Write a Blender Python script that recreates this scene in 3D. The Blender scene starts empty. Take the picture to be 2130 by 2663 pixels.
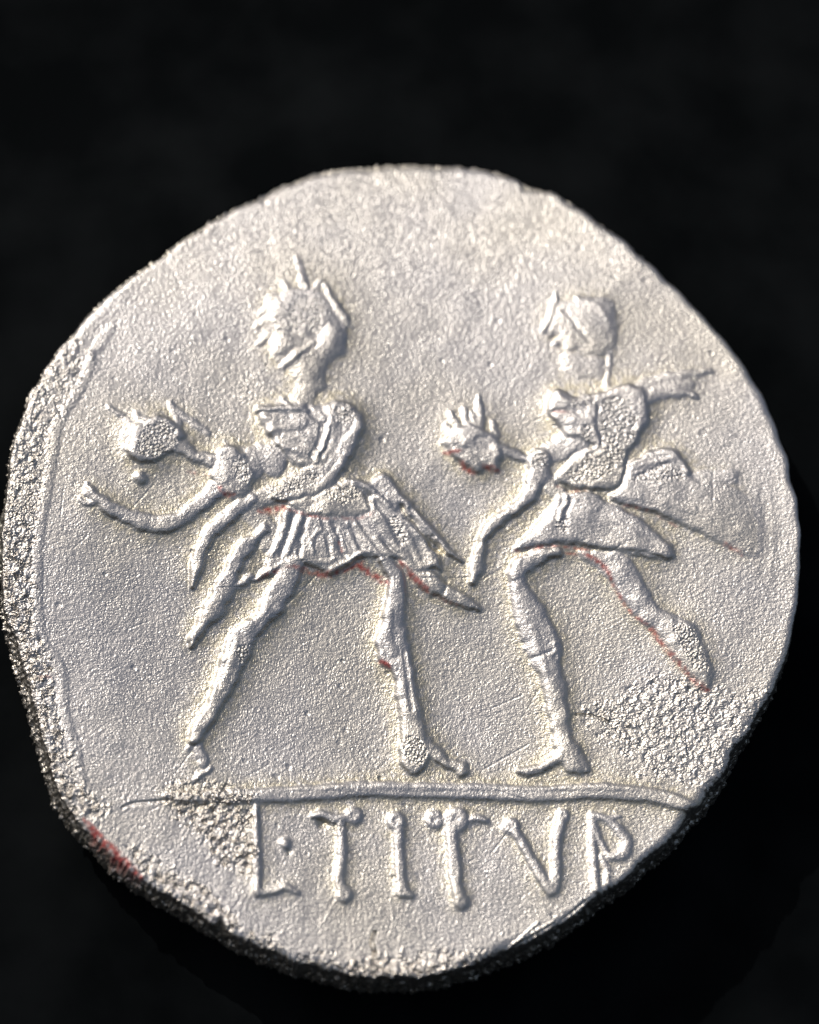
import bpy, math, random
import numpy as np
from mathutils import Vector, Matrix

# ------------------------------------------------------------------ camera, sky, sun, exposure
# world units: 1 unit = 1000 px of tracing space on the coin's face (coin is about 2.1 units across)
PXW, PXH = 2130.0, 2663.0
U = 0.001
CAM_D, CAM_TILT, CAM_AZ = 7.0, math.radians(20.0), math.radians(-104.0)
sc = bpy.context.scene
cam_dir = Vector((math.sin(CAM_TILT)*math.cos(CAM_AZ), math.sin(CAM_TILT)*math.sin(CAM_AZ), math.cos(CAM_TILT)))
cam_loc = cam_dir*CAM_D
fwd = -cam_dir
up0 = Vector((0, 1, 0))
right = fwd.cross(up0).normalized()
upv = right.cross(fwd).normalized()
camd = bpy.data.cameras.new('camera')
cam = bpy.data.objects.new('camera', camd); sc.collection.objects.link(cam)
LEAN = Matrix.Rotation(math.radians(42), 4, 'X')        # the cloth and the coin on it lean back; everything below is laid out on the sheet
cam.matrix_world = LEAN @ Matrix((( right.x, upv.x, -fwd.x, cam_loc.x), (right.y, upv.y, -fwd.y, cam_loc.y),
                           (right.z, upv.z, -fwd.z, cam_loc.z), (0, 0, 0, 1)))
camd.sensor_fit = 'VERTICAL'; camd.sensor_height = 36.0
camd.lens = 36.0*CAM_D/(PXH*U)
camd.clip_start = 0.1; camd.clip_end = 500
camd.dof.use_dof = True
camd.dof.aperture_fstop = 0.52
sc.camera = cam

sa, se = math.radians(129), math.radians(36)             # sun as seen from the sheet (from its +x, anticlockwise; above its surface)
sun_vec = (LEAN.to_3x3() @ Vector((math.cos(se)*math.cos(sa), math.cos(se)*math.sin(sa), math.sin(se)))).normalized()
SUN_AZ, SUN_EL = math.atan2(sun_vec.y, sun_vec.x), math.asin(sun_vec.z)
world = bpy.data.worlds.new('World'); sc.world = world; world.use_nodes = True
wn = world.node_tree.nodes; wl = world.node_tree.links
bg = wn['Background']
sky = wn.new('ShaderNodeTexSky'); sky.sky_type = 'NISHITA'; sky.sun_disc = False
sky.sun_elevation = SUN_EL; sky.sun_rotation = math.radians(90) - SUN_AZ
sky.air_density = 1.0; sky.dust_density = 5.5; sky.ozone_density = 0.15
wl.new(sky.outputs[0], bg.inputs[0]); bg.inputs[1].default_value = 0.072
sd = bpy.data.lights.new('sun', 'SUN'); sd.energy = 2.0; sd.angle = math.radians(0.6); sd.color = (1.0, 0.95, 0.88)
so = bpy.data.objects.new('sun', sd); sc.collection.objects.link(so)
so.rotation_euler = sun_vec.to_track_quat('Z', 'Y').to_euler()
so.location = sun_vec*20
sc.view_settings.view_transform = 'Standard'; sc.view_settings.look = 'None'
sc.view_settings.gamma = 1; sc.view_settings.exposure = -0.22

# ------------------------------------------------------------------ relief raster (plan of the coin face, 2 tracing px per cell)
RS = 0.66
W, Hh = int(PXW*RS)+60, int(PXH*RS)+60
OX, OY = 30, 30
rng = np.random.default_rng(7)
random.seed(7)
Hm = np.zeros((Hh, W), np.float32)         # relief height, in tracing px
Lab = np.zeros((Hh, W), np.int16)          # part id
NAMES = ['coin_field']
PARENT = {0: None}; LABELS = {}
def part(name, parent=None, label=None):
    NAMES.append(name); i = len(NAMES)-1; PARENT[i] = parent
    if label: LABELS[i] = label
    return i

def P2(p): return (p[0]*RS+OX, p[1]*RS+OY)
def window(x0, y0, x1, y1):
    x0 = max(int(x0), 0); y0 = max(int(y0), 0); x1 = min(int(x1)+2, W); y1 = min(int(y1)+2, Hh)
    yy, xx = np.mgrid[y0:y1, x0:x1].astype(np.float32)
    return slice(y0, y1), slice(x0, x1), xx, yy
def dense(pts, n=6):
    """Catmull-Rom through the points (any number of columns)."""
    P = np.array(pts, float)
    if len(P) < 3: return P
    Q = np.vstack([2*P[0]-P[1], P, 2*P[-1]-P[-2]]); out = []
    for i in range(1, len(Q)-2):
        for k in range(n):
            t = k/n
            out.append(0.5*((2*Q[i]) + (-Q[i-1]+Q[i+1])*t + (2*Q[i-1]-5*Q[i]+4*Q[i+1]-Q[i+2])*t*t
                            + (-Q[i-1]+3*Q[i]-3*Q[i+1]+Q[i+2])*t**3))
    out.append(Q[-2]); return np.array(out)
def dense_closed(pts, n=5):
    P = np.array(pts, float); m = len(P); out = []
    for i in range(m):
        a, b, c, d = P[(i-1) % m], P[i], P[(i+1) % m], P[(i+2) % m]
        for k in range(n):
            t = k/n
            out.append(0.5*((2*b)+(-a+c)*t+(2*a-5*b+4*c-d)*t*t+(-a+3*b-3*c+d)*t**3))
    return np.array(out)
def stroke_field(pts):
    """relative distance (0 at the axis, 1 at the outline) and real distance of a tapering stroke"""
    D = dense([(*P2(p), p[2]*RS) for p in pts], 5)
    R = D[:, 2].max()+2
    sy, sx, xx, yy = window(D[:, 0].min()-R, D[:, 1].min()-R, D[:, 0].max()+R, D[:, 1].max()+R)
    q = np.full(xx.shape, 9.0, np.float32)
    for a, b in zip(D[:-1], D[1:]):
        dx, dy = b[0]-a[0], b[1]-a[1]; L2 = dx*dx+dy*dy+1e-9
        t = np.clip(((xx-a[0])*dx+(yy-a[1])*dy)/L2, 0, 1)
        r = np.maximum(a[2]+(b[2]-a[2])*t, 0.5)
        q = np.minimum(q, np.hypot(xx-a[0]-t*dx, yy-a[1]-t*dy)/r)
    return sy, sx, q
def put(sy, sx, h, pid, base=None):
    cur = Hm[sy, sx]
    win = (h > cur+0.2) & (h > 1.0)
    if pid is not None: Lab[sy, sx][h > np.maximum(cur-0.5, 2.2)] = pid
    Hm[sy, sx] = np.maximum(cur, h)
SLIM, LOWER, FLAT = 0.95, 1.05, 0.48
def stroke(pts, h, pid, flat=None):
    sy, sx, q = stroke_field([(p[0], p[1], p[2]*SLIM) for p in pts]); h = h*LOWER; flat = flat or FLAT
    put(sy, sx, h*np.clip(1-q*q, 0, 1)**flat, pid)
def poly_field(pts, n=5):
    D = dense_closed([P2(p) for p in pts], n)
    sy, sx, xx, yy = window(D[:, 0].min()-2, D[:, 1].min()-2, D[:, 0].max()+2, D[:, 1].max()+2)
    d = np.full(xx.shape, 1e9, np.float32); ins = np.zeros(xx.shape, bool)
    m = len(D)
    for i in range(m):
        a, b = D[i], D[(i+1) % m]
        dx, dy = b[0]-a[0], b[1]-a[1]; L2 = dx*dx+dy*dy+1e-9
        t = np.clip(((xx-a[0])*dx+(yy-a[1])*dy)/L2, 0, 1)
        d = np.minimum(d, (xx-a[0]-t*dx)**2+(yy-a[1]-t*dy)**2)
        if abs(dy) > 1e-9:
            c = ((a[1] > yy) != (b[1] > yy)) & (xx < dx*(yy-a[1])/dy+a[0]); ins ^= c
    d = np.sqrt(d)/RS
    return sy, sx, np.where(ins, d, -d)
def poly(pts, h, bev, pid, dome=0.15, tilt=(0, 0)):
    sy, sx, d = poly_field(pts)
    t = np.clip(d/bev, 0, 1)
    f = np.sqrt(np.clip(1-(1-t)**2, 0, 1))
    m = max(d.max(), 1)
    yy, xx = np.mgrid[0:d.shape[0], 0:d.shape[1]].astype(np.float32)
    tl = tilt[0]*(xx/d.shape[1]-0.5)+tilt[1]*(yy/d.shape[0]-0.5)
    f = np.where(d > 0, f*(h*(1-dome)+h*dome*np.clip(d/m, 0, 1)+tl), 0)
    put(sy, sx, f, pid)
def add(pts, r, h, sharp=1.0):
    """ridge (h>0) or groove (h<0) added on what is there"""
    sy, sx, q = stroke_field([(p[0], p[1], p[2] if len(p) > 2 else r) for p in pts])
    Hm[sy, sx] += h*np.clip(1-q*q, 0, 1)**sharp
def bump(x, y, rx, ry, h, ang=0, pid=None, p=1.0):
    cx, cy = P2((x, y)); R = max(rx, ry)*RS+2
    sy, sx, xx, yy = window(cx-R, cy-R, cx+R, cy+R)
    c, s = math.cos(ang), math.sin(ang)
    q = np.hypot(((xx-cx)*c+(yy-cy)*s)/(rx*RS), (-(xx-cx)*s+(yy-cy)*c)/(ry*RS))
    f = h*np.clip(1-q*q, 0, 1)**p
    if pid is not None: put(sy, sx, f, pid)
    else: Hm[sy, sx] += f
def pellet(x, y, r, h, pid):
    """letter end: a round boss with a worn ring"""
    bump(x, y, r, r, h*0.8, pid=pid, p=0.45)
    bump(x, y, r*0.42, r*0.42, -h*0.45)

def blur(a, s):
    """gaussian blur by FFT"""
    fy = np.fft.fftfreq(a.shape[0])[:, None]; fx = np.fft.rfftfreq(a.shape[1])[None, :]
    s = s*2*RS          # widths were given for cells of 2 px
    g = np.exp(-2*(math.pi*s)**2*(fx*fx+fy*fy))
    return np.fft.irfft2(np.fft.rfft2(a)*g, s=a.shape).astype(np.float32)
def noise(lo, hi, seed, ang=None, stretch=1.0):
    """unit-variance noise whose wavelengths lie between lo and hi raster cells"""
    r = np.random.default_rng(seed).standard_normal((Hh, W)).astype(np.float32)
    lo, hi = lo*2*RS, hi*2*RS
    fy = np.fft.fftfreq(Hh)[:, None]; fx = np.fft.rfftfreq(W)[None, :]
    if ang is not None:
        c, s = math.cos(ang), math.sin(ang)
        f = np.sqrt(((fx*c+fy*s)*stretch)**2+((-fx*s+fy*c))**2)
    else: f = np.sqrt(fx*fx+fy*fy)
    g = np.exp(-(f*lo*0.8)**2)*(1-np.exp(-(f*hi)**2))
    n = np.fft.irfft2(np.fft.rfft2(r)*g, s=r.shape)
    return (n/n.std()).astype(np.float32)
def mask_poly(polys, soft=4.0, rag=6.0, seed=3):
    """0..1 mask of patches with ragged borders"""
    M = np.full((Hh, W), -99.0, np.float32)
    for p in polys:
        sy, sx, d = poly_field(p, 3); M[sy, sx] = np.maximum(M[sy, sx], d)
    M = M+noise(4, 14, seed)*rag*0.7+noise(12, 40, seed+1)*rag
    return np.clip(M/soft+0.5, 0, 1)

# ---- the left pair
W1 = part('woman_figure', None, 'worn woman in relief, head thrown back and one arm stretched out, carried by the left man')
w1h = part('head', W1); w1a = part('arm', W1); w1d = part('drapery', W1); w1hair = part('hair', W1)
M1 = part('man_figure', None, 'striding man in relief at the left, pleated kilt and cloak ending in a point')
m1h = part('head', M1); m1hair = part('hair', M1); m1a = part('arm', M1); m1k = part('kilt', M1)
m1c = part('cloak', M1); m1l = part('leg', M1); m1r = part('leg', M1); m1f = part('foot', M1)
w1leg = part('leg', W1)
W2 = part('woman_figure', None, 'worn woman in relief with a bent arm, carried by the right man')
w2h = part('head', W2); w2a = part('arm', W2); w2hair = part('hair', W2)
M2 = part('man_figure', None, 'striding man in relief at the right, cloak flying out behind him')
m2h = part('head', M2); m2b = part('beard', M2); m2k = part('kilt', M2); m2c = part('cloak', M2)
m2l = part('leg', M2); m2r = part('leg', M2)
EX = part('exergue_line')
LT = [part('letter', None, 'raised letter %s' % c) for c in 'LTITVR']
DOT = part('stop_dot', None, 'small raised stop after the letter L')

# broad swelling of the metal under the figures
Hm += 0
# woman 1
stroke([(470,1165,22),(510,1190,18),(552,1200,18)], 15, W1)
poly([(565,1180),(590,1160),(620,1168),(645,1195),(657,1230),(652,1270),(635,1297),(600,1292),(565,1272),(548,1235)], 34, 34, W1, 0.1)
bump(522,1196,11,11,6,0); bump(522,1196,5,5,-6)
poly([(347,1122),(365,1103),(395,1085),(430,1087),(460,1105),(479,1132),(470,1163),(445,1182),(410,1202),(375,1207),(345,1200),(330,1175),(335,1148)], 27, 22, w1h, 0.1)
bump(365,1244,20,18,18,0,w1h,0.8); bump(360,1130,75,85,4,0.4)
for s in ([(352,1075,8),(372,1095,9)], [(330,1095,6),(352,1118,9)], [(322,1130,7),(345,1140,9)], [(322,1165,7),(345,1168,9)],
          [(442,1050,7),(455,1075,9),(468,1100,8)], [(460,1068,6),(490,1092,9),(518,1112,8),(545,1130,4)], [(285,1060,5),(318,1085,6)]):
    stroke([(p[0],p[1],p[2]*1.3) for p in s], 6, w1hair)
stroke([(575,1268,24),(520,1315,21),(470,1350,20),(430,1364,25),(380,1360,25),(320,1340,20),(265,1308,18),(232,1275,9)], 17, w1a)
stroke([(265,1308,10),(225,1308,8),(205,1296,5)], 9, w1a); stroke([(250,1300,8),(222,1280,6),(228,1258,4)], 8, w1a)
stroke([(655,1302,14),(622,1325,19),(580,1357,19),(545,1392,19),(525,1428,18),(513,1470,18),(500,1530,8)], 19, w1d)
stroke([(690,1375,12),(660,1405,19),(625,1440,23),(603,1485,21),(585,1530,28),(563,1575,30),(530,1622,20),(495,1680,6)], 22, w1leg)
stroke([(610,1525,10),(632,1518,11),(652,1500,9)], 12, w1leg)
# man 1 legs
stroke([(760,1480,30),(738,1525,32),(707,1580,32),(672,1623,25),(632,1655,34),(612,1705,37),(590,1760,29),(570,1810,26),(545,1860,22),(520,1900,24),(503,1928,13)], 25, m1l)
stroke([(515,1948,12),(530,1975,13),(527,1990,10)], 8, m1f); stroke([(508,2025,6),(530,2012,8),(552,1997,6)], 9, m1f); stroke([(492,1945,8),(520,1935,8)], 7, m1f)
stroke([(1000,1462,20),(1026,1500,22),(1030,1525,22),(1028,1575,27),(1020,1630,35),(1022,1690,46),(1045,1735,30),(1056,1800,32),(1067,1865,30),(1075,1920,37),(1078,1960,44),(1078,1985,32)], 24, m1r)
stroke([(1095,1930,22),(1130,1958,19),(1160,1985,15)], 15, m1r); stroke([(1160,1985,15),(1200,2002,20)], 17, m1r)
# man 1 kilt
poly([(748,1325),(733,1375),(708,1430),(694,1462),(668,1495),(652,1513),(690,1508),(725,1490),(760,1478),(800,1475),(830,1484),(852,1496),(880,1486),(925,1462),(975,1452),(1005,1440),(995,1380),(970,1335),(880,1335)], 19, 16, m1k, 0.1)
for s, r, h in (([(747,1340),(728,1390),(702,1450)], 12, 11), ([(782,1348),(766,1395),(750,1442)], 10, 11), ([(764,1345),(748,1395),(728,1445)], 8, -7),
                ([(800,1350),(785,1400),(775,1445)], 9, -7), ([(815,1440),(812,1405),(828,1382),(848,1390)], 7, 7), ([(848,1390),(862,1420),(868,1460)], 7, 7),
                ([(868,1370),(885,1420),(895,1448)], 9, -9), ([(905,1365),(912,1400),(925,1430)], 8, 6),
                ([(862,1490),(900,1468),(930,1450),(965,1432)], 10, 10), ([(690,1498),(740,1470),(800,1458),(860,1470)], 9, 5), ([(905,1375),(935,1425),(955,1440)], 6, -7)):
    add(s, r, h)
# cloak of man 1
poly([(882,1268),(920,1246),(960,1256),(990,1230),(1018,1250),(1055,1310),(1025,1318),(980,1297),(950,1285)], 21, 14, m1c, 0.1)
poly([(965,1285),(1010,1298),(1050,1333),(1082,1370),(1117,1415),(1150,1478),(1128,1484),(1082,1494),(1040,1458),(1008,1420),(978,1378),(945,1348),(962,1320)], 27, 16, m1c, 0.1)
poly([(915,1362),(950,1376),(982,1402),(1012,1428),(1034,1452),(990,1454),(950,1434),(926,1402)], 27, 10, m1c, 0.1)
stroke([(995,1248,12),(1050,1310,14),(1100,1370,14),(1140,1410,12),(1170,1438,10),(1200,1462,5)], 20, m1c)
add([(1040,1325),(1080,1372),(1120,1415),(1150,1440)], 9, -12)
add([(1060,1360),(1090,1400),(1118,1450)], 6, 5); add([(960,1300),(1000,1330),(1040,1380)], 7, 4)
poly([(1038,1460),(1085,1485),(1125,1490),(1155,1518),(1200,1540),(1237,1568),(1248,1592),(1200,1583),(1150,1558),(1105,1542),(1068,1505)], 20, 14, m1c, 0.1)
bump(1130,1510,26,14,7,0.5); bump(1200,1556,22,12,6,0.5); add([(1160,1515),(1150,1545)], 6, -7)
# man 1 torso, arm
poly([(662,1070),(705,1060),(750,1050),(795,1052),(830,1062),(860,1048),(900,1050),(932,1073),(942,1105),(932,1140),(910,1182),(878,1228),(850,1262),(815,1272),(800,1240),(800,1222),(765,1208),(725,1172),(695,1132),(676,1095)], 35, 38, M1, 0.4)
stroke([(615,1290,20),(660,1305,24),(710,1290,24)], 10, W1); stroke([(640,1230,34),(680,1190,40),(715,1210,34)], 9, W1); stroke([(640,1330,22),(690,1370,28),(700,1420,24)], 7, W1)
bump(893,1090,48,42,12,0.5,None,0.8)
add([(668,1078),(710,1080),(750,1085)], 8, -8); add([(672,1066),(715,1064),(770,1066)], 9, 9)
add([(735,1040,5),(760,1060,10),(795,1072,8)], 9, 9); add([(700,1125),(745,1120),(790,1135)], 8, 5); add([(720,1160),(765,1175),(800,1195)], 8, 5)
add([(838,1065),(850,1100),(845,1130)], 8, -6); add([(820,1190),(845,1160),(862,1120)], 8, 6)
stroke([(925,1112,24),(893,1170,30),(862,1222,30),(820,1262,36)], 33, m1a)
add([(862,1118),(850,1160),(835,1195)], 6, -10)
poly([(697,1298),(725,1265),(765,1235),(805,1218),(838,1222),(852,1250),(835,1285),(780,1308),(725,1308)], 31, 18, m1a, 0.0)
poly([(832,1282),(865,1264),(910,1258),(942,1280),(957,1310),(969,1332),(930,1347),(870,1350),(800,1347),(765,1330),(745,1312),(790,1300)], 30, 15, M1, 0.05)
add([(905,1255),(940,1258),(970,1285)], 8, 7)
# man 1 head
poly([(705,800),(737,762),(775,750),(825,752),(850,768),(878,815),(900,852),(897,915),(866,938),(842,975),(846,1012),(805,1022),(765,992),(738,955),(706,925),(698,888),(715,860),(706,835)], 11, 34, m1h, 0.3)
stroke([(800,1005,26),(785,1045,34)], 6, m1h); bump(800,835,60,55,3); bump(725,820,45,70,5,0.3)
bump(735,898,34,34,8,0); bump(860,890,36,48,8,0.3); bump(800,975,34,30,5); bump(815,880,30,40,-6,0.6)
bump(770,925,12,22,6,0.8); add([(735,955),(775,925),(815,895)], 8, 6); add([(720,862),(770,870),(790,880)], 7, -5)
stroke([(772,668,4),(782,705,8),(800,748,9)], 9, m1hair); add([(776,690),(790,720),(803,745)], 5, -7)
stroke([(845,745,8),(868,785,11),(890,822,10),(905,838,5)], 11, m1hair)
for s in ([(700,800,8),(672,815,4)], [(705,835,8),(668,855,4)], [(712,770,8),(690,780,4)], [(745,755,7),(738,735,4)], [(790,748,7),(782,725,4)],
          [(820,750,9),(835,730,4)], [(693,880,8),(665,895,3)], [(728,785,9),(705,790,5)]):
    stroke([(p[0],p[1],p[2]*1.6) for p in s], 4.5, m1hair)
add([(895,850),(905,845),(915,850)], 6, 5)
# woman 2
poly([(1163,1135),(1188,1110),(1220,1103),(1250,1118),(1277,1128),(1302,1160),(1303,1198),(1292,1232),(1265,1218),(1240,1233),(1222,1217),(1198,1208),(1172,1183),(1158,1160)], 26, 24, w2h, 0.2)
bump(1215,1140,30,22,6); bump(1255,1180,30,24,5,0.5); add([(1180,1165),(1220,1172),(1250,1200)], 6, -7); add([(1232,1150),(1270,1140)], 5, -5)
for s in ([(1170,1070,4),(1182,1100,9)], [(1205,1060,4),(1212,1095,9)], [(1245,1035,5),(1248,1080,10),(1250,1115,8)], [(1158,1108,5),(1172,1128,9)],
          [(1280,1098,5),(1288,1135,9)], [(1150,1150,4),(1168,1155,8)], [(1225,1070,4),(1232,1105,9)]):
    stroke([(p[0],p[1],p[2]*1.3) for p in s], 6, w2hair)
stroke([(1300,1172,16),(1330,1180,15),(1362,1195,14)], 12, W2)
stroke([(1402,1200,34),(1397,1240,28),(1382,1280,21),(1352,1315,18),(1310,1345,18),(1275,1375,17),(1252,1405,14)], 23, w2a)
stroke([(1252,1405,12),(1246,1440,15),(1238,1478,21),(1224,1515,9)], 17, w2a)
# man 2 legs
stroke([(1450,1436,14),(1400,1450,22),(1355,1475,25),(1340,1500,24)], 21, m2l)
stroke([(1340,1495,24),(1348,1530,26),(1368,1580,38),(1393,1640,48),(1412,1685,50),(1425,1730,36),(1440,1790,32),(1450,1850,30),(1460,1910,28),(1480,1965,34),(1500,1992,24)], 17, m2l)
stroke([(1462,1962,22),(1425,1990,17),(1385,2005,15),(1350,2008,11)], 17, m2l); stroke([(1495,1965,20),(1522,1998,12)], 14, m2l)
bump(1445,1685,15,18,6); bump(1443,1708,9,9,-7); add([(1385,1715),(1415,1705),(1438,1690)], 5, -5)
poly([(1500,1430),(1550,1436),(1620,1440),(1652,1475),(1682,1525),(1707,1573),(1750,1598),(1802,1622),(1828,1675),(1852,1728),(1852,1770),(1838,1792),(1790,1752),(1750,1712),(1710,1650),(1668,1618),(1628,1574),(1592,1524),(1562,1486),(1520,1460)], 13, 24, m2r, 0.3)
bump(1785,1645,26,20,6,0.6); bump(1800,1700,26,18,6,0.5); add([(1775,1675),(1820,1680)], 6, -5); bump(1755,1665,18,26,5,0.4)
# man 2 cloak, kilt, torso
poly([(1615,1268),(1640,1215),(1690,1188),(1730,1178),(1762,1188),(1784,1225),(1812,1250),(1875,1258),(1950,1290),(2000,1330),(2010,1400),(1960,1450),(1850,1402),(1780,1372),(1715,1343),(1655,1325),(1600,1312),(1580,1292)], 13, 18, m2c, 0.1, (-27, 2))
stroke([(1670,1040,20),(1730,1020,20),(1775,1020,14),(1810,1030,8)], 9, m2c); stroke([(1650,1015,14),(1690,995,18),(1730,985,16),(1790,972,12),(1850,966,6)], 7, m2c)
stroke([(1680,1010,22),(1740,1003,22),(1790,1000,16)], 5, m2c)
stroke([(1780,1240,16),(1840,1246,24),(1900,1240,20)], 5, m2c)
stroke([(1640,1215,10),(1690,1190,14),(1732,1182,14),(1760,1195,12),(1785,1230,10)], 20, m2c)
add([(1650,1245),(1700,1222),(1745,1208)], 6, -6)
poly([(1455,1285),(1530,1282),(1580,1308),(1625,1330),(1690,1373),(1737,1415),(1754,1452),(1700,1457),(1630,1442),(1550,1427),(1480,1417),(1410,1422),(1335,1430),(1375,1388),(1408,1345),(1436,1308)], 23, 20, m2k, 0.15, (-4, 0))
add([(1472,1296),(1460,1330),(1450,1365)], 8, 9); add([(1486,1300),(1475,1335),(1468,1365)], 6, -6); add([(1440,1310),(1425,1345),(1395,1385)], 9, -6)
add([(1560,1330),(1620,1360),(1690,1410)], 12, -3); add([(1620,1436),(1670,1440),(1720,1454)], 5, -8)
poly([(1440,1015),(1470,1027),(1492,1034),(1550,1030),(1580,1018),(1620,1003),(1665,1010),(1684,1050),(1684,1095),(1662,1140),(1632,1187),(1622,1230),(1607,1272),(1530,1280),(1480,1268),(1442,1247),(1470,1213),(1510,1178),(1540,1160),(1480,1142),(1450,1112),(1432,1085),(1418,1068)], 25, 20, M2, 0.1)
stroke([(1410,1190,26),(1450,1170,34),(1500,1150,34)], 9, W2); stroke([(1420,1250,20),(1450,1280,24)], 9, W2)
bump(1525,1130,34,26,9,0.2); add([(1440,1075),(1475,1072),(1500,1078)], 6, -8); add([(1448,1030),(1475,1050),(1510,1060)], 9, 5)
add([(1555,1060),(1552,1110),(1562,1160),(1530,1185)], 7, -8); add([(1450,1262),(1490,1280),(1540,1280)], 6, -8)
# man 2 head (weak strike, low)
poly([(1445,790),(1500,775),(1550,770),(1590,785),(1603,825),(1602,875),(1597,905),(1560,927),(1515,920),(1480,910),(1458,890),(1443,868),(1412,868),(1428,835),(1438,810)], 8, 26, m2h, 0.1)
poly([(1466,915),(1515,924),(1562,930),(1572,960),(1552,987),(1500,982),(1462,962)], 5, 22, m2b, 0.2)
stroke([(1446,762,3),(1440,795,8),(1428,830,8),(1412,862,5)], 8, m2h)
add([(1468,812),(1500,852),(1532,892)], 6, -5); bump(1445,895,10,8,9); bump(1435,880,10,8,-5); add([(1502,780),(1560,800),(1585,850)], 9, 3)
stroke([(1588,915,8),(1582,960,10),(1580,1005,9)], 3.5, m2b)
# exergue line, letters
SLIM, LOWER, FLAT = 0.86, 0.92, 0.50
stroke([(435,2072,10),(480,2074,16),(550,2070,20),(665,2070,22),(800,2064,24),(950,2053,24),(1100,2057,24),(1250,2060,25),(1400,2066,25),(1550,2058,24),(1700,2070,23),(1780,2092,20),(1830,2112,10)], 19, EX, 0.7)
a = LT[0]; stroke([(665,2100,8),(667,2180,10),(668,2250,13),(670,2322,12)], 15, a); stroke([(668,2322,11),(715,2320,9),(742,2308,10),(778,2326,5)], 11, a); stroke([(690,2318,8),(745,2300,7)], 7, a)
a = LT[1]; stroke([(812,2124,8),(838,2120,12),(865,2130,14),(895,2128,13)], 16, a); stroke([(885,2140,12),(889,2190,14),(887,2240,14),(883,2290,14),(893,2320,16)], 16, a); pellet(920,2122,23,17,a); pellet(896,2327,22,17,a)
bump(842,2142,20,16,-9)
a = LT[2]; pellet(1030,2137,25,18,a); stroke([(1036,2160,16),(1039,2230,15),(1041,2290,15),(1045,2318,20)], 17, a); stroke([(1045,2320,13),(1070,2330,9)], 12, a); bump(1046,2318,7,7,-7)
a = LT[3]; pellet(1130,2132,24,17,a); pellet(1186,2133,33,19,a); stroke([(1225,2132,8),(1240,2129,11),(1268,2135,6)], 12, a)
stroke([(1172,2165,17),(1178,2210,18),(1182,2260,19),(1187,2305,16),(1197,2345,19)], 18, a); pellet(1199,2346,20,15,a)
a = LT[4]; pellet(1327,2150,22,16,a); stroke([(1342,2168,14),(1378,2230,14),(1408,2280,16),(1434,2315,18)], 15, a); stroke([(1458,2135,14),(1449,2180,14),(1446,2240,14),(1445,2290,16),(1437,2315,16)], 16, a); pellet(1464,2122,17,15,a)
LOWER = 0.6
a = LT[5]; stroke([(1540,2122,13),(1541,2180,13),(1545,2250,13),(1552,2312,12)], 14, a); stroke([(1545,2122,11),(1578,2132,11),(1606,2155,14),(1630,2188,18),(1622,2220,17),(1588,2228,12)], 14, a)
stroke([(1548,2150,8),(1562,2190,9),(1584,2226,9)], 12, a); stroke([(1562,2225,8),(1580,2260,10),(1580,2300,10)], 9, a); stroke([(1575,2128,7),(1612,2122,6)], 9, a)
bump(742,2194,15,15,14,0,DOT,0.8); bump(752,2215,9,9,-5)

# flatten joins, give every figure the flowing skirt of struck metal
yy, xx = np.mgrid[0:Hh, 0:W].astype(np.float32)
wx = (noise(22, 60, 401)*1.0+noise(7, 18, 402)*0.30)*2*RS; wy = (noise(22, 60, 403)*1.0+noise(7, 18, 404)*0.30)*2*RS   # wear and die damage make outlines wander
keep = np.clip(((yy-OY)/RS-2015)/30, 0, 1)*0.6                                                                       # lettering wanders less
sxw = np.clip(xx+wx*(1-keep), 0, W-2.01); syw = np.clip(yy+wy*(1-keep), 0, Hh-2.01)
i0 = sxw.astype(int); j0 = syw.astype(int); fu = sxw-i0; fv = syw-j0
Hm = ((Hm[j0, i0]*(1-fu)+Hm[j0, i0+1]*fu)*(1-fv)+(Hm[j0+1, i0]*(1-fu)+Hm[j0+1, i0+1]*fu)*fv).astype(np.float32)
Lab = Lab[(syw+0.5).astype(int), (sxw+0.5).astype(int)]
Hm *= 1+np.clip(noise(34, 90, 405), -1.6, 1.6)*0.08
letters_w = np.clip(((yy-OY)/RS-2030)/30, 0, 1)
b1, b2, b3, b4 = blur(Hm, 1.3), blur(Hm, 3.0), blur(Hm, 8.5), blur(Hm, 19)
Hs = b1
Hf = 0.10*b1+0.28*b2+0.43*b3+0.36*b4
Hf = Hf*(1-letters_w)+letters_w*(0.30*b1+0.42*b2+0.28*b3)
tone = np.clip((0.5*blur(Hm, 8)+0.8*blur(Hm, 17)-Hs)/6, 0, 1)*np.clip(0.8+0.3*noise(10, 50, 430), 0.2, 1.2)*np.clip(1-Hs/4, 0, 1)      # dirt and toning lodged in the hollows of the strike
cap = (18.5*(1-letters_w)+9.5*letters_w)*(1+0.08*np.clip(noise(70, 160, 406), -2, 2))
Hf = Hf/(1+(np.clip(Hf, 0, 99)/cap)**3)**(1/3)      # tops worn flat
Hf += (0.26*(b1-b2)+0.26*(b2-blur(Hm, 5.5)))*(1-letters_w)+0.1*(b1-b2)
def fold(pts, r, h):
    sy, sx, q = stroke_field([(p[0], p[1], r*1.15) for p in pts]); Hf[sy, sx] += 0.8*h*np.clip(1-q*q, 0, 1)
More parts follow.
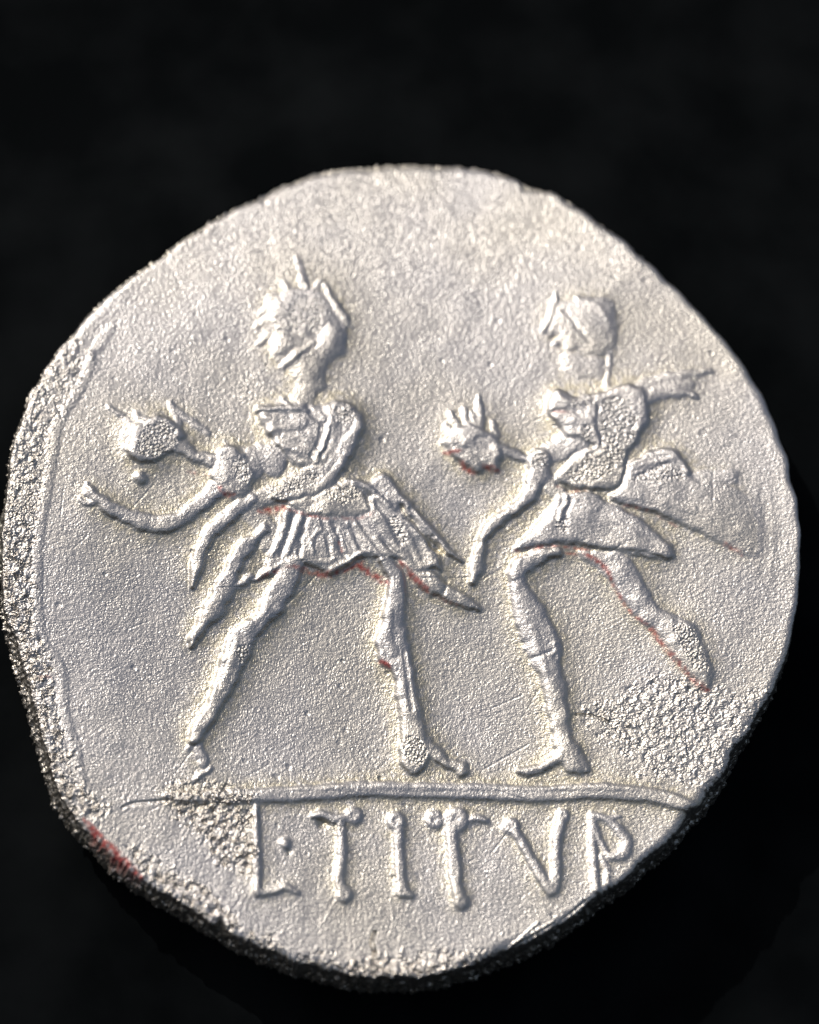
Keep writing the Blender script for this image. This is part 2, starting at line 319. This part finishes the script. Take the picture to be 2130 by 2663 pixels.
for pts, r, h in (([(682,1092),(730,1112),(785,1105)], 16, 2.0), ([(700,1120),(745,1140),(800,1150)], 15, 1.8), ([(722,1152),(770,1170),(815,1180)], 12, 2.4),
    ([(690,1105),(735,1127),(790,1128)], 10, -1.2), ([(708,1137),(755,1157),(805,1166)], 10, -1.0), ([(800,1060),(812,1085),(845,1105)], 9, -3.0),
    ([(838,1110),(832,1150),(812,1190)], 9, -3.4), ([(852,1115),(845,1160),(822,1205)], 8, 2.6), ([(900,1190),(868,1235),(830,1275)], 10, 2.0),
    ([(985,1300),(1025,1345),(1060,1400),(1085,1455)], 9, 2.4), ([(975,1310),(1005,1350),(1040,1420)], 8, -2.6), ([(1065,1330),(1100,1378),(1140,1425)], 7, -4.0),
    ([(930,1352),(960,1400),(1000,1450)], 8, -2.4), ([(920,1262),(960,1275),(1010,1320)], 8, 2.4), ([(835,1345),(850,1400),(862,1450)], 8, -2.6),
    ([(1450,1040),(1480,1055),(1520,1052)], 10, 2.6), ([(1440,1095),(1480,1100),(1530,1098)], 12, 2.2), ([(1620,1230),(1680,1205),(1745,1200)], 10, 2.4),
    ([(1600,1290),(1680,1300),(1800,1330)], 12, 2.0), ([(1500,1300),(1570,1335),(1660,1390)], 14, 1.8), ([(1480,1330),(1540,1370),(1620,1415)], 12, -1.6),
    ([(1385,1640),(1400,1700),(1415,1750)], 14, 2.0), ([(1010,1600),(1005,1650),(1020,1700)], 14, 2.6), ([(1050,1700),(1060,1780),(1070,1850)], 7, -1.8),
    ([(700,1570),(670,1610),(640,1650)], 12, 1.6), ([(615,1680),(600,1730),(580,1790)], 10, 1.8)):
    fold(pts, r, h)
# ---- coarse corroded patches, worn pitted tops
rim_left = [(190,880),(225,900),(205,985),(150,1080),(130,1141),(111,1265),(88,1380),(84,1500),(90,1650),(120,1700),(128,1755),(142,1850),(175,1950),(200,2030),(235,2062),(288,2090),(270,2120),(215,2128),(190,2160),
            (60,2100),(-60,1900),(-80,1200),(0,1000),(90,900)]
patches = [rim_left,
 [(435,2045),(480,2030),(560,2035),(640,2065),(664,2085),(664,2250),(630,2275),(560,2228),(500,2150),(440,2110)],
 [(340,2198),(430,2252),(540,2310),(570,2350),(625,2395),(600,2430),(520,2410),(430,2370),(380,2300),(338,2240)],
 [(200,2130),(300,2250),(400,2350),(560,2460),(700,2520),(830,2535),(830,2600),(500,2560),(150,2300),(100,2150)],
 [(640,2425),(690,2425),(735,2450),(700,2480),(650,2470)],
 [(780,2480),(880,2500),(980,2490),(1150,2475),(1300,2470),(1400,2440),(1500,2400),(1500,2600),(780,2640)],
 [(1500,1868),(1570,1828),(1615,1812),(1690,1757),(1790,1768),(1900,1812),(2010,1800),(1980,1900),(1920,2000),(1825,2050),(1750,2018),(1665,2012),(1672,1975),(1625,1950),(1570,1915),(1572,1882)],
 [(1640,2360),(1760,2230),(1850,2110),(1900,2150),(1760,2330),(1500,2460),(1420,2460)],
]
coarse = blur(mask_poly(patches, 8, 10, 21), 1.0)*np.clip(0.72+0.3*noise(12, 50, 29), 0.15, 1)
coarse *= 1-0.40*np.clip((1500-(yy-OY)/RS)/300, 0, 1)
coarse *= 1-0.52*np.clip(((xx-OX)/RS-1400)/300, 0, 1)
worn = mask_poly([
 [(375,1125),(420,1100),(455,1120),(468,1150),(430,1180),(390,1195),(362,1180),(362,1150)],
 [(618,1195),(645,1210),(648,1240),(630,1262),(608,1240),(606,1215)],
 [(700,1290),(730,1262),(780,1230),(825,1228),(835,1248),(800,1265),(760,1290),(725,1300)],
 [(850,1290),(880,1272),(925,1275),(935,1300),(900,1315),(860,1308)],
 [(862,1075),(890,1058),(920,1065),(928,1090),(900,1108),(870,1100)],
 [(760,795),(800,775),(835,785),(838,830),(820,870),(790,850),(755,860),(750,825)],
 [(625,975),(650,965),(672,990),(655,1040),(625,1055),(617,1010)],[(685,935),(705,930),(708,955),(690,965)],
 [(1490,1045),(1520,1030),(1545,1040),(1540,1060),(1500,1065),(1470,1072)],
 [(1565,1045),(1620,1040),(1650,1080),(1650,1130),(1630,1175),(1590,1225),(1550,1255),(1475,1250),(1515,1200),(1560,1160),(1555,1100)],
 [(1640,1250),(1690,1225),(1735,1210),(1760,1225),(1770,1245),(1700,1258)],
 [(1390,1180),(1415,1185),(1418,1215),(1398,1225),(1385,1205)], [(1510,1125),(1535,1118),(1545,1140),(1520,1150)],
 [(1010,1355),(1035,1355),(1055,1395),(1045,1415),(1025,1395)], [(1750,1630),(1800,1640),(1830,1700),(1840,1750),(1800,1730),(1770,1680)],
 [(1045,1930),(1085,1920),(1110,1960),(1090,1990),(1060,1980)], [(615,1690),(640,1675),(650,1700),(625,1725)],
 [(1440,1360),(1470,1355),(1475,1385),(1450,1385)], [(830,2130),(870,2135),(900,2140),(895,2160),(850,2155)],
], 4, 2.5, 55)

# ---- grain
radial = noise(1.6, 5.5, 101)
flow1 = noise(1.6, 6, 102, math.radians(28), 0.6)
flow2 = noise(1.6, 6, 103, math.radians(-32), 0.55)
med = noise(8, 26, 104)
big = noise(60, 240, 105)
cn1 = noise(3.5, 11, 106); cn2 = noise(1.8, 5, 107); cn3 = noise(14, 34, 111)
yy, xx = np.mgrid[0:Hh, 0:W].astype(np.float32)
nx = (xx-OX)/RS; ny = (yy-OY)/RS
right_w = np.clip((nx-1100)/500, 0, 1)
field_n = radial*0.55+flow1*(1-right_w)*0.55+flow2*right_w*0.7
rough_amt = 0.80+0.30*np.clip(noise(40, 120, 108), -1.2, 1.6)
Hf += field_n*0.42*rough_amt+med*0.12+big*0.25+np.clip((1100-ny)/500, 0, 1)*noise(3.2, 8, 420)*0.55
Hf += coarse*(cn1*1.25+cn2*0.9+cn3*2.2-3.0)
Hf += worn*(-2.0+cn2*0.9+cn1*0.9)*np.clip(Hf/12, 0.5, 1)
# pits and scratches
def groove(pts, r, depth):
    sy, sx, q = stroke_field([(p[0], p[1], r) for p in pts]); Hf[sy, sx] -= depth*np.clip(1-q*q, 0, 1)
for k in range(90):
    x, y = random.uniform(150, 1950), random.uniform(550, 2450)
    L = random.uniform(30, 150); an = random.choice([0.5, -0.45, 1.1, 2.0])+random.gauss(0, 0.25)
    groove([(x, y), (x+L*math.cos(an), y-L*math.sin(an))], 2.6, random.uniform(0.3, 0.9))
for k in range(70):
    x, y, r = random.uniform(150, 1950), random.uniform(550, 2450), random.uniform(4, 9)
    groove([(x, y), (x+3, y+2)], r, random.uniform(0.8, 2.4))
groove([(1250,2006),(1310,1972),(1375,1935)], 2.5, 0.9)
groove([(1500,1858),(1545,1862),(1585,1880)], 4, 5)
groove([(975,2425),(968,2450),(975,2480),(972,2520),(980,2575)], 7, 9)
groove([(868,2350),(850,2385),(835,2405)], 3, -0.5); groove([(1015,2340),(1022,2400),(1008,2440)], 3, -0.4)
groove([(562,2420),(565,2445),(560,2475)], 8, 12)
groove([(318,2100),(350,2088),(400,2084),(435,2080)], 5, 3.5)
for pts in ([(1985,1270),(1992,1400),(1985,1500)], [(2020,1275),(2030,1380),(2022,1500)]): groove(pts, 16, 0.5)

for k in range(9):      # folded metal wrinkles along the lower right border
    t = k/8; groove([(1300+300*t, 2470-120*t+random.uniform(-18, 18)), (1400+330*t, 2410-160*t+random.uniform(-18, 18))], 5, random.choice([-2.5, 3.5]))
# raised die border at the left
bl = [(278,852),(235,915),(210,985),(150,1080),(132,1141),(113,1265),(92,1380),(86,1500),(94,1650),(148,1740),(157,1850),(187,1950),(208,2040),(270,2075),(310,2095)]
sy, sx, q = stroke_field([(p[0]+10, p[1], 17) for p in bl]); Hf[sy, sx] += 1.6*np.clip(1-q*q, 0, 1)

# ---- red reflections along lower edges of the relief, painted into the colour
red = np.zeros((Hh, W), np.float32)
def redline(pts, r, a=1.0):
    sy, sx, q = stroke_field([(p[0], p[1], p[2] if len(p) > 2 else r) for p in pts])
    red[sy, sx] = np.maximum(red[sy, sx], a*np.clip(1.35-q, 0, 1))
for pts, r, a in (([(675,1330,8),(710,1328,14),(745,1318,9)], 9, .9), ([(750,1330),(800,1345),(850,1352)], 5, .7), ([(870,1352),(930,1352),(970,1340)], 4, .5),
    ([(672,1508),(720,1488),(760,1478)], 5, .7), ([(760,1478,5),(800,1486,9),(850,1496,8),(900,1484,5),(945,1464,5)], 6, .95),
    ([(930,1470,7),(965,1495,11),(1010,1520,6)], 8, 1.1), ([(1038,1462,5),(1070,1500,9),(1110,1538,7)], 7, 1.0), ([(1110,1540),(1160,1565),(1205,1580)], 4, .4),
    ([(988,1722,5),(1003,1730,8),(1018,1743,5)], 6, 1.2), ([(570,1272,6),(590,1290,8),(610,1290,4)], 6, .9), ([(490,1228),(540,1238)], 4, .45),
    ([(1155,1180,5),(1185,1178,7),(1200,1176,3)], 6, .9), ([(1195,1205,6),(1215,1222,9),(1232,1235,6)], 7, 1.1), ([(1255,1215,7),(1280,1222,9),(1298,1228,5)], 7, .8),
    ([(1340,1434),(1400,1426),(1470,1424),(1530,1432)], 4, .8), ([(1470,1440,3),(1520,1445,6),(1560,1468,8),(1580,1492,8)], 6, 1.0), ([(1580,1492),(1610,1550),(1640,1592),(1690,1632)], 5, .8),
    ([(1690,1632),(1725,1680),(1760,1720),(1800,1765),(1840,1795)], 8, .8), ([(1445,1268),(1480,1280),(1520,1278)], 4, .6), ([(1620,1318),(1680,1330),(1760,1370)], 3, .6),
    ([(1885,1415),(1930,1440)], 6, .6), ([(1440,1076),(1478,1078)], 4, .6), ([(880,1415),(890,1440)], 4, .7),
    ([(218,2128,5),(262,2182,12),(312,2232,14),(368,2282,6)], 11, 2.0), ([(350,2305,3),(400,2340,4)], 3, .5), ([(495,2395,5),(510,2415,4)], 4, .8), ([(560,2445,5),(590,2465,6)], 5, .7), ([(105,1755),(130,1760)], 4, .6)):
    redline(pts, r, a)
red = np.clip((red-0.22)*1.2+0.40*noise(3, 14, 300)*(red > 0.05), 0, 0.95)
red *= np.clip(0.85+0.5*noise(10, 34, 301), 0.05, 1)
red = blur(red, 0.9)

# ------------------------------------------------------------------ outline of the flan
CX, CY = 850.0, 1490.0
S = 2130/1724
outl = [(700,352),(790,346),(900,345),(1000,350),(1070,362),(1110,384),(1180,408),(1260,458),(1340,524),(1420,600),(1490,670),(1560,752),(1610,832),(1648,920),(1668,1000),
 (1682,1060),(1688,1130),(1686,1210),(1678,1290),(1662,1370),(1636,1440),(1592,1510),(1560,1570),(1535,1615),(1500,1660),(1462,1712),(1420,1760),(1350,1815),(1270,1880),(1180,1942),(1080,1992),(980,2026),
 (870,2048),(770,2046),(665,2025),(565,1992),(470,1948),(400,1905),(300,1850),(215,1782),(165,1730),(128,1680),(105,1610),(82,1520),(58,1425),(28,1340),(8,1280),(2,1190),(10,1080),(16,1000),
 (32,920),(62,830),(99,766),(142,708),(187,660),(240,609),(325,549),(408,488),(480,442),(555,405),(630,372)]
O = np.array(outl)*S
O[:, 1] += np.clip((O[:, 1]-2200)/300, 0, 1)*12+np.clip((700-O[:, 1])/200, 0, 1)*5
th = np.arctan2(O[:, 1]-CY, O[:, 0]-CX); rr = np.hypot(O[:, 0]-CX, O[:, 1]-CY)
o = np.argsort(th); th = th[o]; rr = rr[o]
th3 = np.concatenate([th-2*math.pi, th, th+2*math.pi]); rr3 = np.tile(rr, 3)
tt = np.linspace(-math.pi, math.pi, 7201)[:-1]
R0 = np.interp(tt, th3, rr3)
k = np.exp(-0.5*(np.arange(-90, 91)/22.0)**2); k /= k.sum()
R0 = np.convolve(np.concatenate([R0[-90:], R0, R0[:90]]), k, 'valid')
jr = np.random.default_rng(5)
def ring_noise(lo, hi):
    f = np.fft.rfftfreq(7200)*7200; s = np.fft.rfft(jr.standard_normal(7200)); s[(f < lo) | (f > hi)] = 0
    n = np.fft.irfft(s, 7200); return n/n.std()
def smoothstep(a, b, x):
    t = np.clip((x-a)/(b-a), 0, 1); return t*t*(3-2*t)
lowhalf = smoothstep(0.1, 0.5, tt)*(1-smoothstep(2.9, 3.1, tt))          # pixel-space angle: +pi/2 is the lower side
R0 += ring_noise(20, 90)*1.8+ring_noise(90, 500)*(0.2+0.9*lowhalf)
for (x, y, w, d) in ((562,2440,0.008,16),(685,505,0.006,9),(1370,476,0.007,11),(398,598,0.005,5),(506,540,0.005,5),(1000,2535,0.006,6),(1585,2390,0.02,6),(1300,2520,0.03,7),(1925,1965,0.02,8),(1820,2130,0.015,9)):
    t0 = math.atan2(y-CY, x-CX); R0 -= d*np.exp(-0.5*((tt-t0)/w)**2)
def Rof(t): return np.interp(t, tt, R0, period=2*math.pi)

# ------------------------------------------------------------------ the mesh of the whole flan: square grid folded onto the outline
N = 1150
a = np.linspace(-1, 1, N+1)
A, B = np.meshgrid(a, a)
big_a = np.abs(A) > np.abs(B)
with np.errstate(divide='ignore', invalid='ignore'):
    rad = np.where(big_a, A, B)
    phi = np.where(big_a, (math.pi/4)*(B/np.where(A == 0, 1, A)), math.pi/2-(math.pi/4)*(A/np.where(B == 0, 1, B)))
cxr, cyr = rad*np.cos(phi), rad*np.sin(phi)
rho = np.hypot(cxr, cyr); phi = np.arctan2(cyr, cxr)
Rt = Rof(phi)
gx = CX+np.cos(phi)*rho*Rt; gy = CY+np.sin(phi)*rho*Rt
def sample(F, x, y):
    u = np.clip(x*RS+OX, 0, W-2.001); v = np.clip(y*RS+OY, 0, Hh-2.001)
    i = u.astype(int); j = v.astype(int); fu = u-i; fv = v-j
    return (F[j, i]*(1-fu)+F[j, i+1]*fu)*(1-fv)+(F[j+1, i]*(1-fu)+F[j+1, i+1]*fu)*fv
gz = sample(Hf, gx, gy)
e = (1-rho)*Rt
wr = 22+9*np.interp(phi, tt, ring_noise(3, 14)*0.5+0.6*lowhalf, period=2*math.pi)
wr = np.clip(wr, 15, 60)
q = np.clip(1-e/wr, 0, 1)
gz = gz*(1-q**4)-wr*0.62*(1-np.sqrt(np.clip(1-q*q, 0, 1)))
gz -= 5*smoothstep(230, 20, e)
ux, uy = (gx-CX)/1000, (gy-CY)/1000                      # the flan is slightly dished from side to side and falls away at the far end
warp = 78*ux*ux*np.where(ux > 0, 1.0, 0.5)-80*np.where(uy < 0, uy*uy, 0)+85*np.where(uy > 0, uy*uy, 0)
gz += warp
def to_plane(px, py, z=0.0):
    """where the camera ray through a tracing pixel meets the plane of the coin's face"""
    f = camd.lens/36.0*PXH
    dx = (px-PXW/2)/f; dy = -(py-PXH/2)/f
    D = [right[i]*dx+upv[i]*dy+fwd[i] for i in range(3)]
    t = (z-cam_loc.z)/D[2]
    return cam_loc.x+D[0]*t, cam_loc.y+D[1]*t
X, Y = to_plane(gx, gy, warp*U)
V = [np.stack([X.ravel(), Y.ravel(), gz.ravel()*U], 1)]
att = {'coarse': [sample(coarse, gx, gy).ravel()], 'worn': [sample(worn, gx, gy).ravel()], 'red_reflection': [sample(red, gx, gy).ravel()], 'toning': [sample(tone, gx, gy).ravel()]}
idx = np.arange((N+1)*(N+1)).reshape(N+1, N+1)
quads = np.stack([idx[:-1, :-1], idx[1:, :-1], idx[1:, 1:], idx[:-1, 1:]], -1).reshape(-1, 4)
fcx = gx.ravel()[quads].mean(1); fcy = gy.ravel()[quads].mean(1)
flab = Lab[np.clip((fcy*RS+OY+0.5).astype(int), 0, Hh-1), np.clip((fcx*RS+OX+0.5).astype(int), 0, W-1)]
# edge band
EDGE = part('coin_edge')
per = np.concatenate([idx[0, :-1], idx[:-1, N], idx[N, :0:-1], idx[:0:-1, 0]])
M = len(per)
pz = gz.ravel()[per]; pX = X.ravel()[per]; pY = Y.ravel()[per]
cX, cY = to_plane(np.array([CX]), np.array([CY])); cX, cY = cX[0], cY[0]
dX, dY = pX-cX, pY-cY; L = np.hypot(dX, dY); dX /= L; dY /= L
pphi = phi.ravel()[per]
T = 98.0
ROWS = 30
prev = per; rings = []
nb = (N+1)*(N+1)
en = np.random.default_rng(9).standard_normal((ROWS+1, M))
f1 = np.fft.rfftfreq(M)[None, :]; f0 = np.fft.fftfreq(ROWS+1)[:, None]
enc = np.fft.irfft2(np.fft.rfft2(en)*np.exp(-((f1*13)**2+(f0*2.6)**2)), s=en.shape); enc /= enc.std()
enf = np.fft.irfft2(np.fft.rfft2(en)*np.exp(-((f1*4)**2+(f0*2)**2)), s=en.shape); enf /= enf.std()
def csm(a, w):
    f = np.fft.rfftfreq(M)*M
    return np.fft.irfft(np.fft.rfft(a)*np.exp(-(f/w)**2), M)
sX, sY, sZ = csm(pX, 60), csm(pY, 60), csm(pz, 40)
for r in range(1, ROWS+1):
    t = r/ROWS
    w_ = float(smoothstep(0, 0.22, np.array(t)))
    z = pz*(1-w_)+sZ*w_; z = z+(-T-z)*t
    lowb = np.interp(pphi, tt, lowhalf, period=2*math.pi)
    bulge = (2+18*np.maximum(lowb, 0.6*(pphi < -2.95)))*math.sin(math.pi*min(t*1.15, 1))-46*max(0, t-0.45)**1.6*2.0
    out = (bulge+(enc[r]*3.0+enf[r]*0.5)*min(1, t*6))*U
    V.append(np.stack([pX*(1-w_)+sX*w_+dX*out, pY*(1-w_)+sY*w_+dY*out, (z+enc[r]*1.0*min(1, t*6)*(1-t))*U], 1))
    cur = nb+(r-1)*M+np.arange(M)
    rings.append(np.stack([prev, np.roll(prev, -1), np.roll(cur, -1), cur], 1)); prev = cur
    low_p = np.interp(pphi, tt, lowhalf, period=2*math.pi); lef_p = smoothstep(2.0, 2.8, np.abs(pphi))
    for kx, v in (('coarse', np.clip(0.12+0.6*np.maximum(low_p, lef_p*(pphi > -2.9)), 0, 0.75)), ('worn', 0.0), ('toning', 0.55)): att[kx].append(np.zeros(M)+v)
    rs_ = att['red_reflection'][0][per]*max(0, 1-t*3); att['red_reflection'].append(rs_)
vall = np.concatenate(V); nv = len(vall)
V.append(np.array([[cX, cY, -T*U]])); vall = np.concatenate(V)
for kx in att: att[kx].append(np.zeros(1))
cap = np.stack([prev, np.roll(prev, -1), np.full(M, nv), np.full(M, nv)], 1)
band = np.concatenate(rings)
faces = np.concatenate([quads, band])
labs = np.concatenate([flab, np.full(len(band), EDGE)])
# consistent upward orientation
def nrm(fs):
    p = vall[fs]; return np.cross(p[:, 2]-p[:, 0], p[:, 3]-p[:, 1])
n = nrm(faces)
if n[:len(quads), 2].mean() < 0: faces[:len(quads)] = faces[:len(quads), ::-1]
b0 = vall[band].mean(1); nb_ = nrm(band); outw = (b0[:, 0]-cX)*nb_[:, 0]+(b0[:, 1]-cY)*nb_[:, 1]
if outw.mean() < 0: faces[len(quads):] = band[:, ::-1]
n = nrm(faces)
vn = np.zeros_like(vall)
for kk in range(4):
    for c in range(3): vn[:, c] += np.bincount(faces[:, kk], weights=n[:, c], minlength=len(vall))
vn /= np.maximum(np.linalg.norm(vn, axis=1, keepdims=True), 1e-12)
vn[-1] = (0, 0, -1)
for kx in att: att[kx] = np.concatenate(att[kx])

# ------------------------------------------------------------------ materials
def silver():
    m = bpy.data.materials.new('old_silver'); m.use_nodes = True
    nt = m.node_tree; nd = nt.nodes; lk = nt.links
    b = nd['Principled BSDF']
    tc = nd.new('ShaderNodeTexCoord')
    def attr(nm):
        a = nd.new('ShaderNodeAttribute'); a.attribute_name = nm; return a.outputs['Fac']
    def tex(scale, detail=2, rough=0.5):
        t = nd.new('ShaderNodeTexNoise'); t.inputs['Scale'].default_value = scale; t.inputs['Detail'].default_value = detail
        t.inputs['Roughness'].default_value = rough; lk.new(tc.outputs['Object'], t.inputs['Vector']); return t.outputs['Fac']
    def mix(f, a, c):
        x = nd.new('ShaderNodeMix'); x.data_type = 'RGBA'
        if isinstance(f, float): x.inputs[0].default_value = f
        else: lk.new(f, x.inputs[0])
        for s, v in ((6, a), (7, c)):
            if isinstance(v, tuple): x.inputs[s].default_value = (*v, 1)
            else: lk.new(v, x.inputs[s])
        return x.outputs[2]
    def ramp(f, lo, hi, a=0.0, c=1.0):
        x = nd.new('ShaderNodeMapRange'); x.inputs[1].default_value = lo; x.inputs[2].default_value = hi
        x.inputs[3].default_value = a; x.inputs[4].default_value = c; lk.new(f, x.inputs[0]); return x.outputs[0]
    def math_(op, a, c):
        x = nd.new('ShaderNodeMath'); x.operation = op
        for i, v in enumerate((a, c)):
            if isinstance(v, (int, float)): x.inputs[i].default_value = v
            else: lk.new(v, x.inputs[i])
        return x.outputs[0]
    co, wo, re, to = attr('coarse'), attr('worn'), attr('red_reflection'), attr('toning')
    cool = (0.750, 0.733, 0.715); warm = (0.775, 0.745, 0.68)
    base = mix(ramp(tex(2.2, 3), 0.40, 0.62), cool, warm)
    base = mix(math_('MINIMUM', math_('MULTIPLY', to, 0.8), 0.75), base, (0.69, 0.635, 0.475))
    base = mix(math_('MULTIPLY', co, 0.8), base, (0.74, 0.69, 0.62))
    base = mix(math_('MULTIPLY', ramp(tex(150, 2), 0.55, 0.72), 0.35), base, (0.50, 0.48, 0.46))
    base = mix(math_('MULTIPLY', wo, ramp(tex(95, 2), 0.50, 0.66, 0.0, 0.45)), base, (0.42, 0.39, 0.34))
    base = mix(re, base, (0.42, 0.055, 0.05))  # painted reflection: red mixed into the silver's base colour
    lk.new(base, b.inputs['Base Color'])
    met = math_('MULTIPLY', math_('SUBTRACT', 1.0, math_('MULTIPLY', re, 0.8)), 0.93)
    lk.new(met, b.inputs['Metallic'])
    ro = math_('ADD', ramp(tex(30, 3), 0.3, 0.7, 0.33, 0.41), math_('MULTIPLY', co, -0.10))
    lk.new(ro, b.inputs['Roughness'])
    bm = nd.new('ShaderNodeBump'); bm.inputs['Strength'].default_value = 1.0; bm.inputs['Distance'].default_value = 0.0017
    hgt = math_('ADD', tex(140, 3, 0.6), math_('MULTIPLY', tex(300, 2, 0.6), 0.35))
    hgt = math_('MULTIPLY', hgt, math_('ADD', 1.0, math_('MULTIPLY', co, 0.8)))
    vo = nd.new('ShaderNodeTexVoronoi'); vo.inputs['Scale'].default_value = 105; vo.inputs['Randomness'].default_value = 1
    wv = nd.new('ShaderNodeMix'); wv.data_type = 'VECTOR'; wv.inputs[0].default_value = 0.012
    nv_ = nd.new('ShaderNodeTexNoise'); nv_.inputs['Scale'].default_value = 60; lk.new(tc.outputs['Object'], nv_.inputs['Vector'])
    lk.new(tc.outputs['Object'], wv.inputs[4]); lk.new(nv_.outputs['Color'], wv.inputs[5]); lk.new(wv.outputs[1], vo.inputs['Vector'])
    cr = math_('MULTIPLY', math_('SUBTRACT', 1.0, vo.outputs['Distance']), math_('MINIMUM', math_('ADD', co, math_('MULTIPLY', wo, 0.5)), 1.0))
    hgt = math_('ADD', hgt, math_('MULTIPLY', cr, 2.2))
    lk.new(hgt, bm.inputs['Height']); lk.new(bm.outputs[0], b.inputs['Normal'])
    return m
MAT = silver()

def cloth_mat():
    m = bpy.data.materials.new('black_cloth'); m.use_nodes = True
    nt = m.node_tree; nd = nt.nodes; lk = nt.links; b = nd['Principled BSDF']
    tc = nd.new('ShaderNodeTexCoord'); t = nd.new('ShaderNodeTexNoise'); t.inputs['Scale'].default_value = 3.0; t.inputs['Detail'].default_value = 5
    lk.new(tc.outputs['Object'], t.inputs['Vector'])
    r = nd.new('ShaderNodeValToRGB'); r.color_ramp.elements[0].position = 0.4; r.color_ramp.elements[0].color = (0.0032, 0.0040, 0.0045, 1)
    r.color_ramp.elements[1].position = 0.7; r.color_ramp.elements[1].color = (0.0080, 0.0094, 0.0102, 1)
    lk.new(t.outputs['Fac'], r.inputs[0]); lk.new(r.outputs[0], b.inputs['Base Color'])
    b.inputs['Roughness'].default_value = 1.0; b.inputs['Specular IOR Level'].default_value = 0.03
    return m

# ------------------------------------------------------------------ coin object tree
col = sc.collection
coin = bpy.data.objects.new('coin', None); col.objects.link(coin)
coin.matrix_world = LEAN @ Matrix.Translation((cX, cY, -T*U))
coin['label'] = 'worn ancient silver coin with two men carrying off women, lying face up on black cloth'
coin['category'] = 'coin'
objs = {}
def build(i, parent):
    fs = faces[labs == i]
    if len(fs) == 0: return None
    if i == EDGE:
        capf = cap[:, :3]
    us, inv = np.unique(fs, return_inverse=True); fs2 = inv.reshape(fs.shape)
    me = bpy.data.meshes.new(NAMES[i]); co = vall[us].copy()
    # origins: every part's own centre on the face
    org = np.array([co[:, 0].mean(), co[:, 1].mean(), 0.0]) if i not in (0, EDGE) else np.array([cX, cY, 0.0])
    me.vertices.add(len(us)); me.vertices.foreach_set('co', (co-org).ravel())
    me.loops.add(fs2.size); me.loops.foreach_set('vertex_index', fs2.ravel().astype(np.int32))
    me.polygons.add(len(fs2)); me.polygons.foreach_set('loop_start', (np.arange(len(fs2))*4).astype(np.int32))
    me.update(calc_edges=True)
    me.polygons.foreach_set('use_smooth', np.ones(len(fs2), bool))
    for kx, v in att.items():
        at = me.attributes.new(kx, 'FLOAT', 'POINT'); at.data.foreach_set('value', v[us].astype(np.float32))
    me.normals_split_custom_set_from_vertices(vn[us].tolist())
    me.materials.append(MAT)
    ob = bpy.data.objects.new(NAMES[i], me); col.objects.link(ob)
    ob.parent = parent
    ob.matrix_parent_inverse = Matrix.Identity(4)
    po = POS[parent.name]
    ob.location = Vector(org)-po
    POS[ob.name] = Vector(org)
    if i in LABELS: ob['label'] = LABELS[i]
    return ob
POS = {'coin': Vector((cX, cY, -T*U))}
for i in range(len(NAMES)):
    if PARENT.get(i) is None:
        objs[i] = build(i, coin)
for i in range(len(NAMES)):
    if PARENT.get(i) is not None: objs[i] = build(i, objs[PARENT[i]])
# the back of the coin: a plain closing face
us = prev
me = bpy.data.meshes.new('coin_back'); me.from_pydata([tuple(p) for p in (vall[us]-np.array([cX, cY, 0]))[::4]], [], [tuple(range(len(us[::4])))]); me.materials.append(MAT)
ob = bpy.data.objects.new('coin_back', me); col.objects.link(ob); ob.parent = coin; ob.location = (0, 0, T*U)

# ------------------------------------------------------------------ black cloth under the coin
n = 260; ext = 9.0
g = np.linspace(-1, 1, n); g = np.sign(g)*np.abs(g)**1.6*ext
GX, GY = np.meshgrid(g, g)
wv = (np.sin(GX*2.1+GY*0.7)*0.5+np.sin(GX*0.9-GY*1.9+1.0)*0.6+np.sin(GX*4.3+GY*3.1)*0.2+np.sin(GY*5.2-GX*2.2)*0.15)
rad_ = np.hypot(GX, GY)
GZ = -T*U-0.006+wv*0.03*smoothstep(1.0, 2.5, rad_)-0.09*smoothstep(0.95, 1.6, rad_)
me = bpy.data.meshes.new('black_cloth')
vv = np.stack([GX.ravel(), GY.ravel(), GZ.ravel()], 1)
ii = np.arange(n*n).reshape(n, n); ff = np.stack([ii[:-1, :-1], ii[:-1, 1:], ii[1:, 1:], ii[1:, :-1]], -1).reshape(-1, 4)
me.from_pydata(vv.tolist(), [], ff.tolist()); me.polygons.foreach_set('use_smooth', np.ones(len(ff), bool)); me.materials.append(cloth_mat())
cl = bpy.data.objects.new('black_cloth', me); col.objects.link(cl); cl['kind'] = 'structure'; cl.matrix_world = LEAN

# focus on the lower left of the face
fx, fy = to_plane(np.array([700.0]), np.array([1750.0]))
camd.dof.focus_distance = (Vector((fx[0], fy[0], 0))-cam_loc).dot(fwd)
print('verts', len(vall), 'parts', len(NAMES))
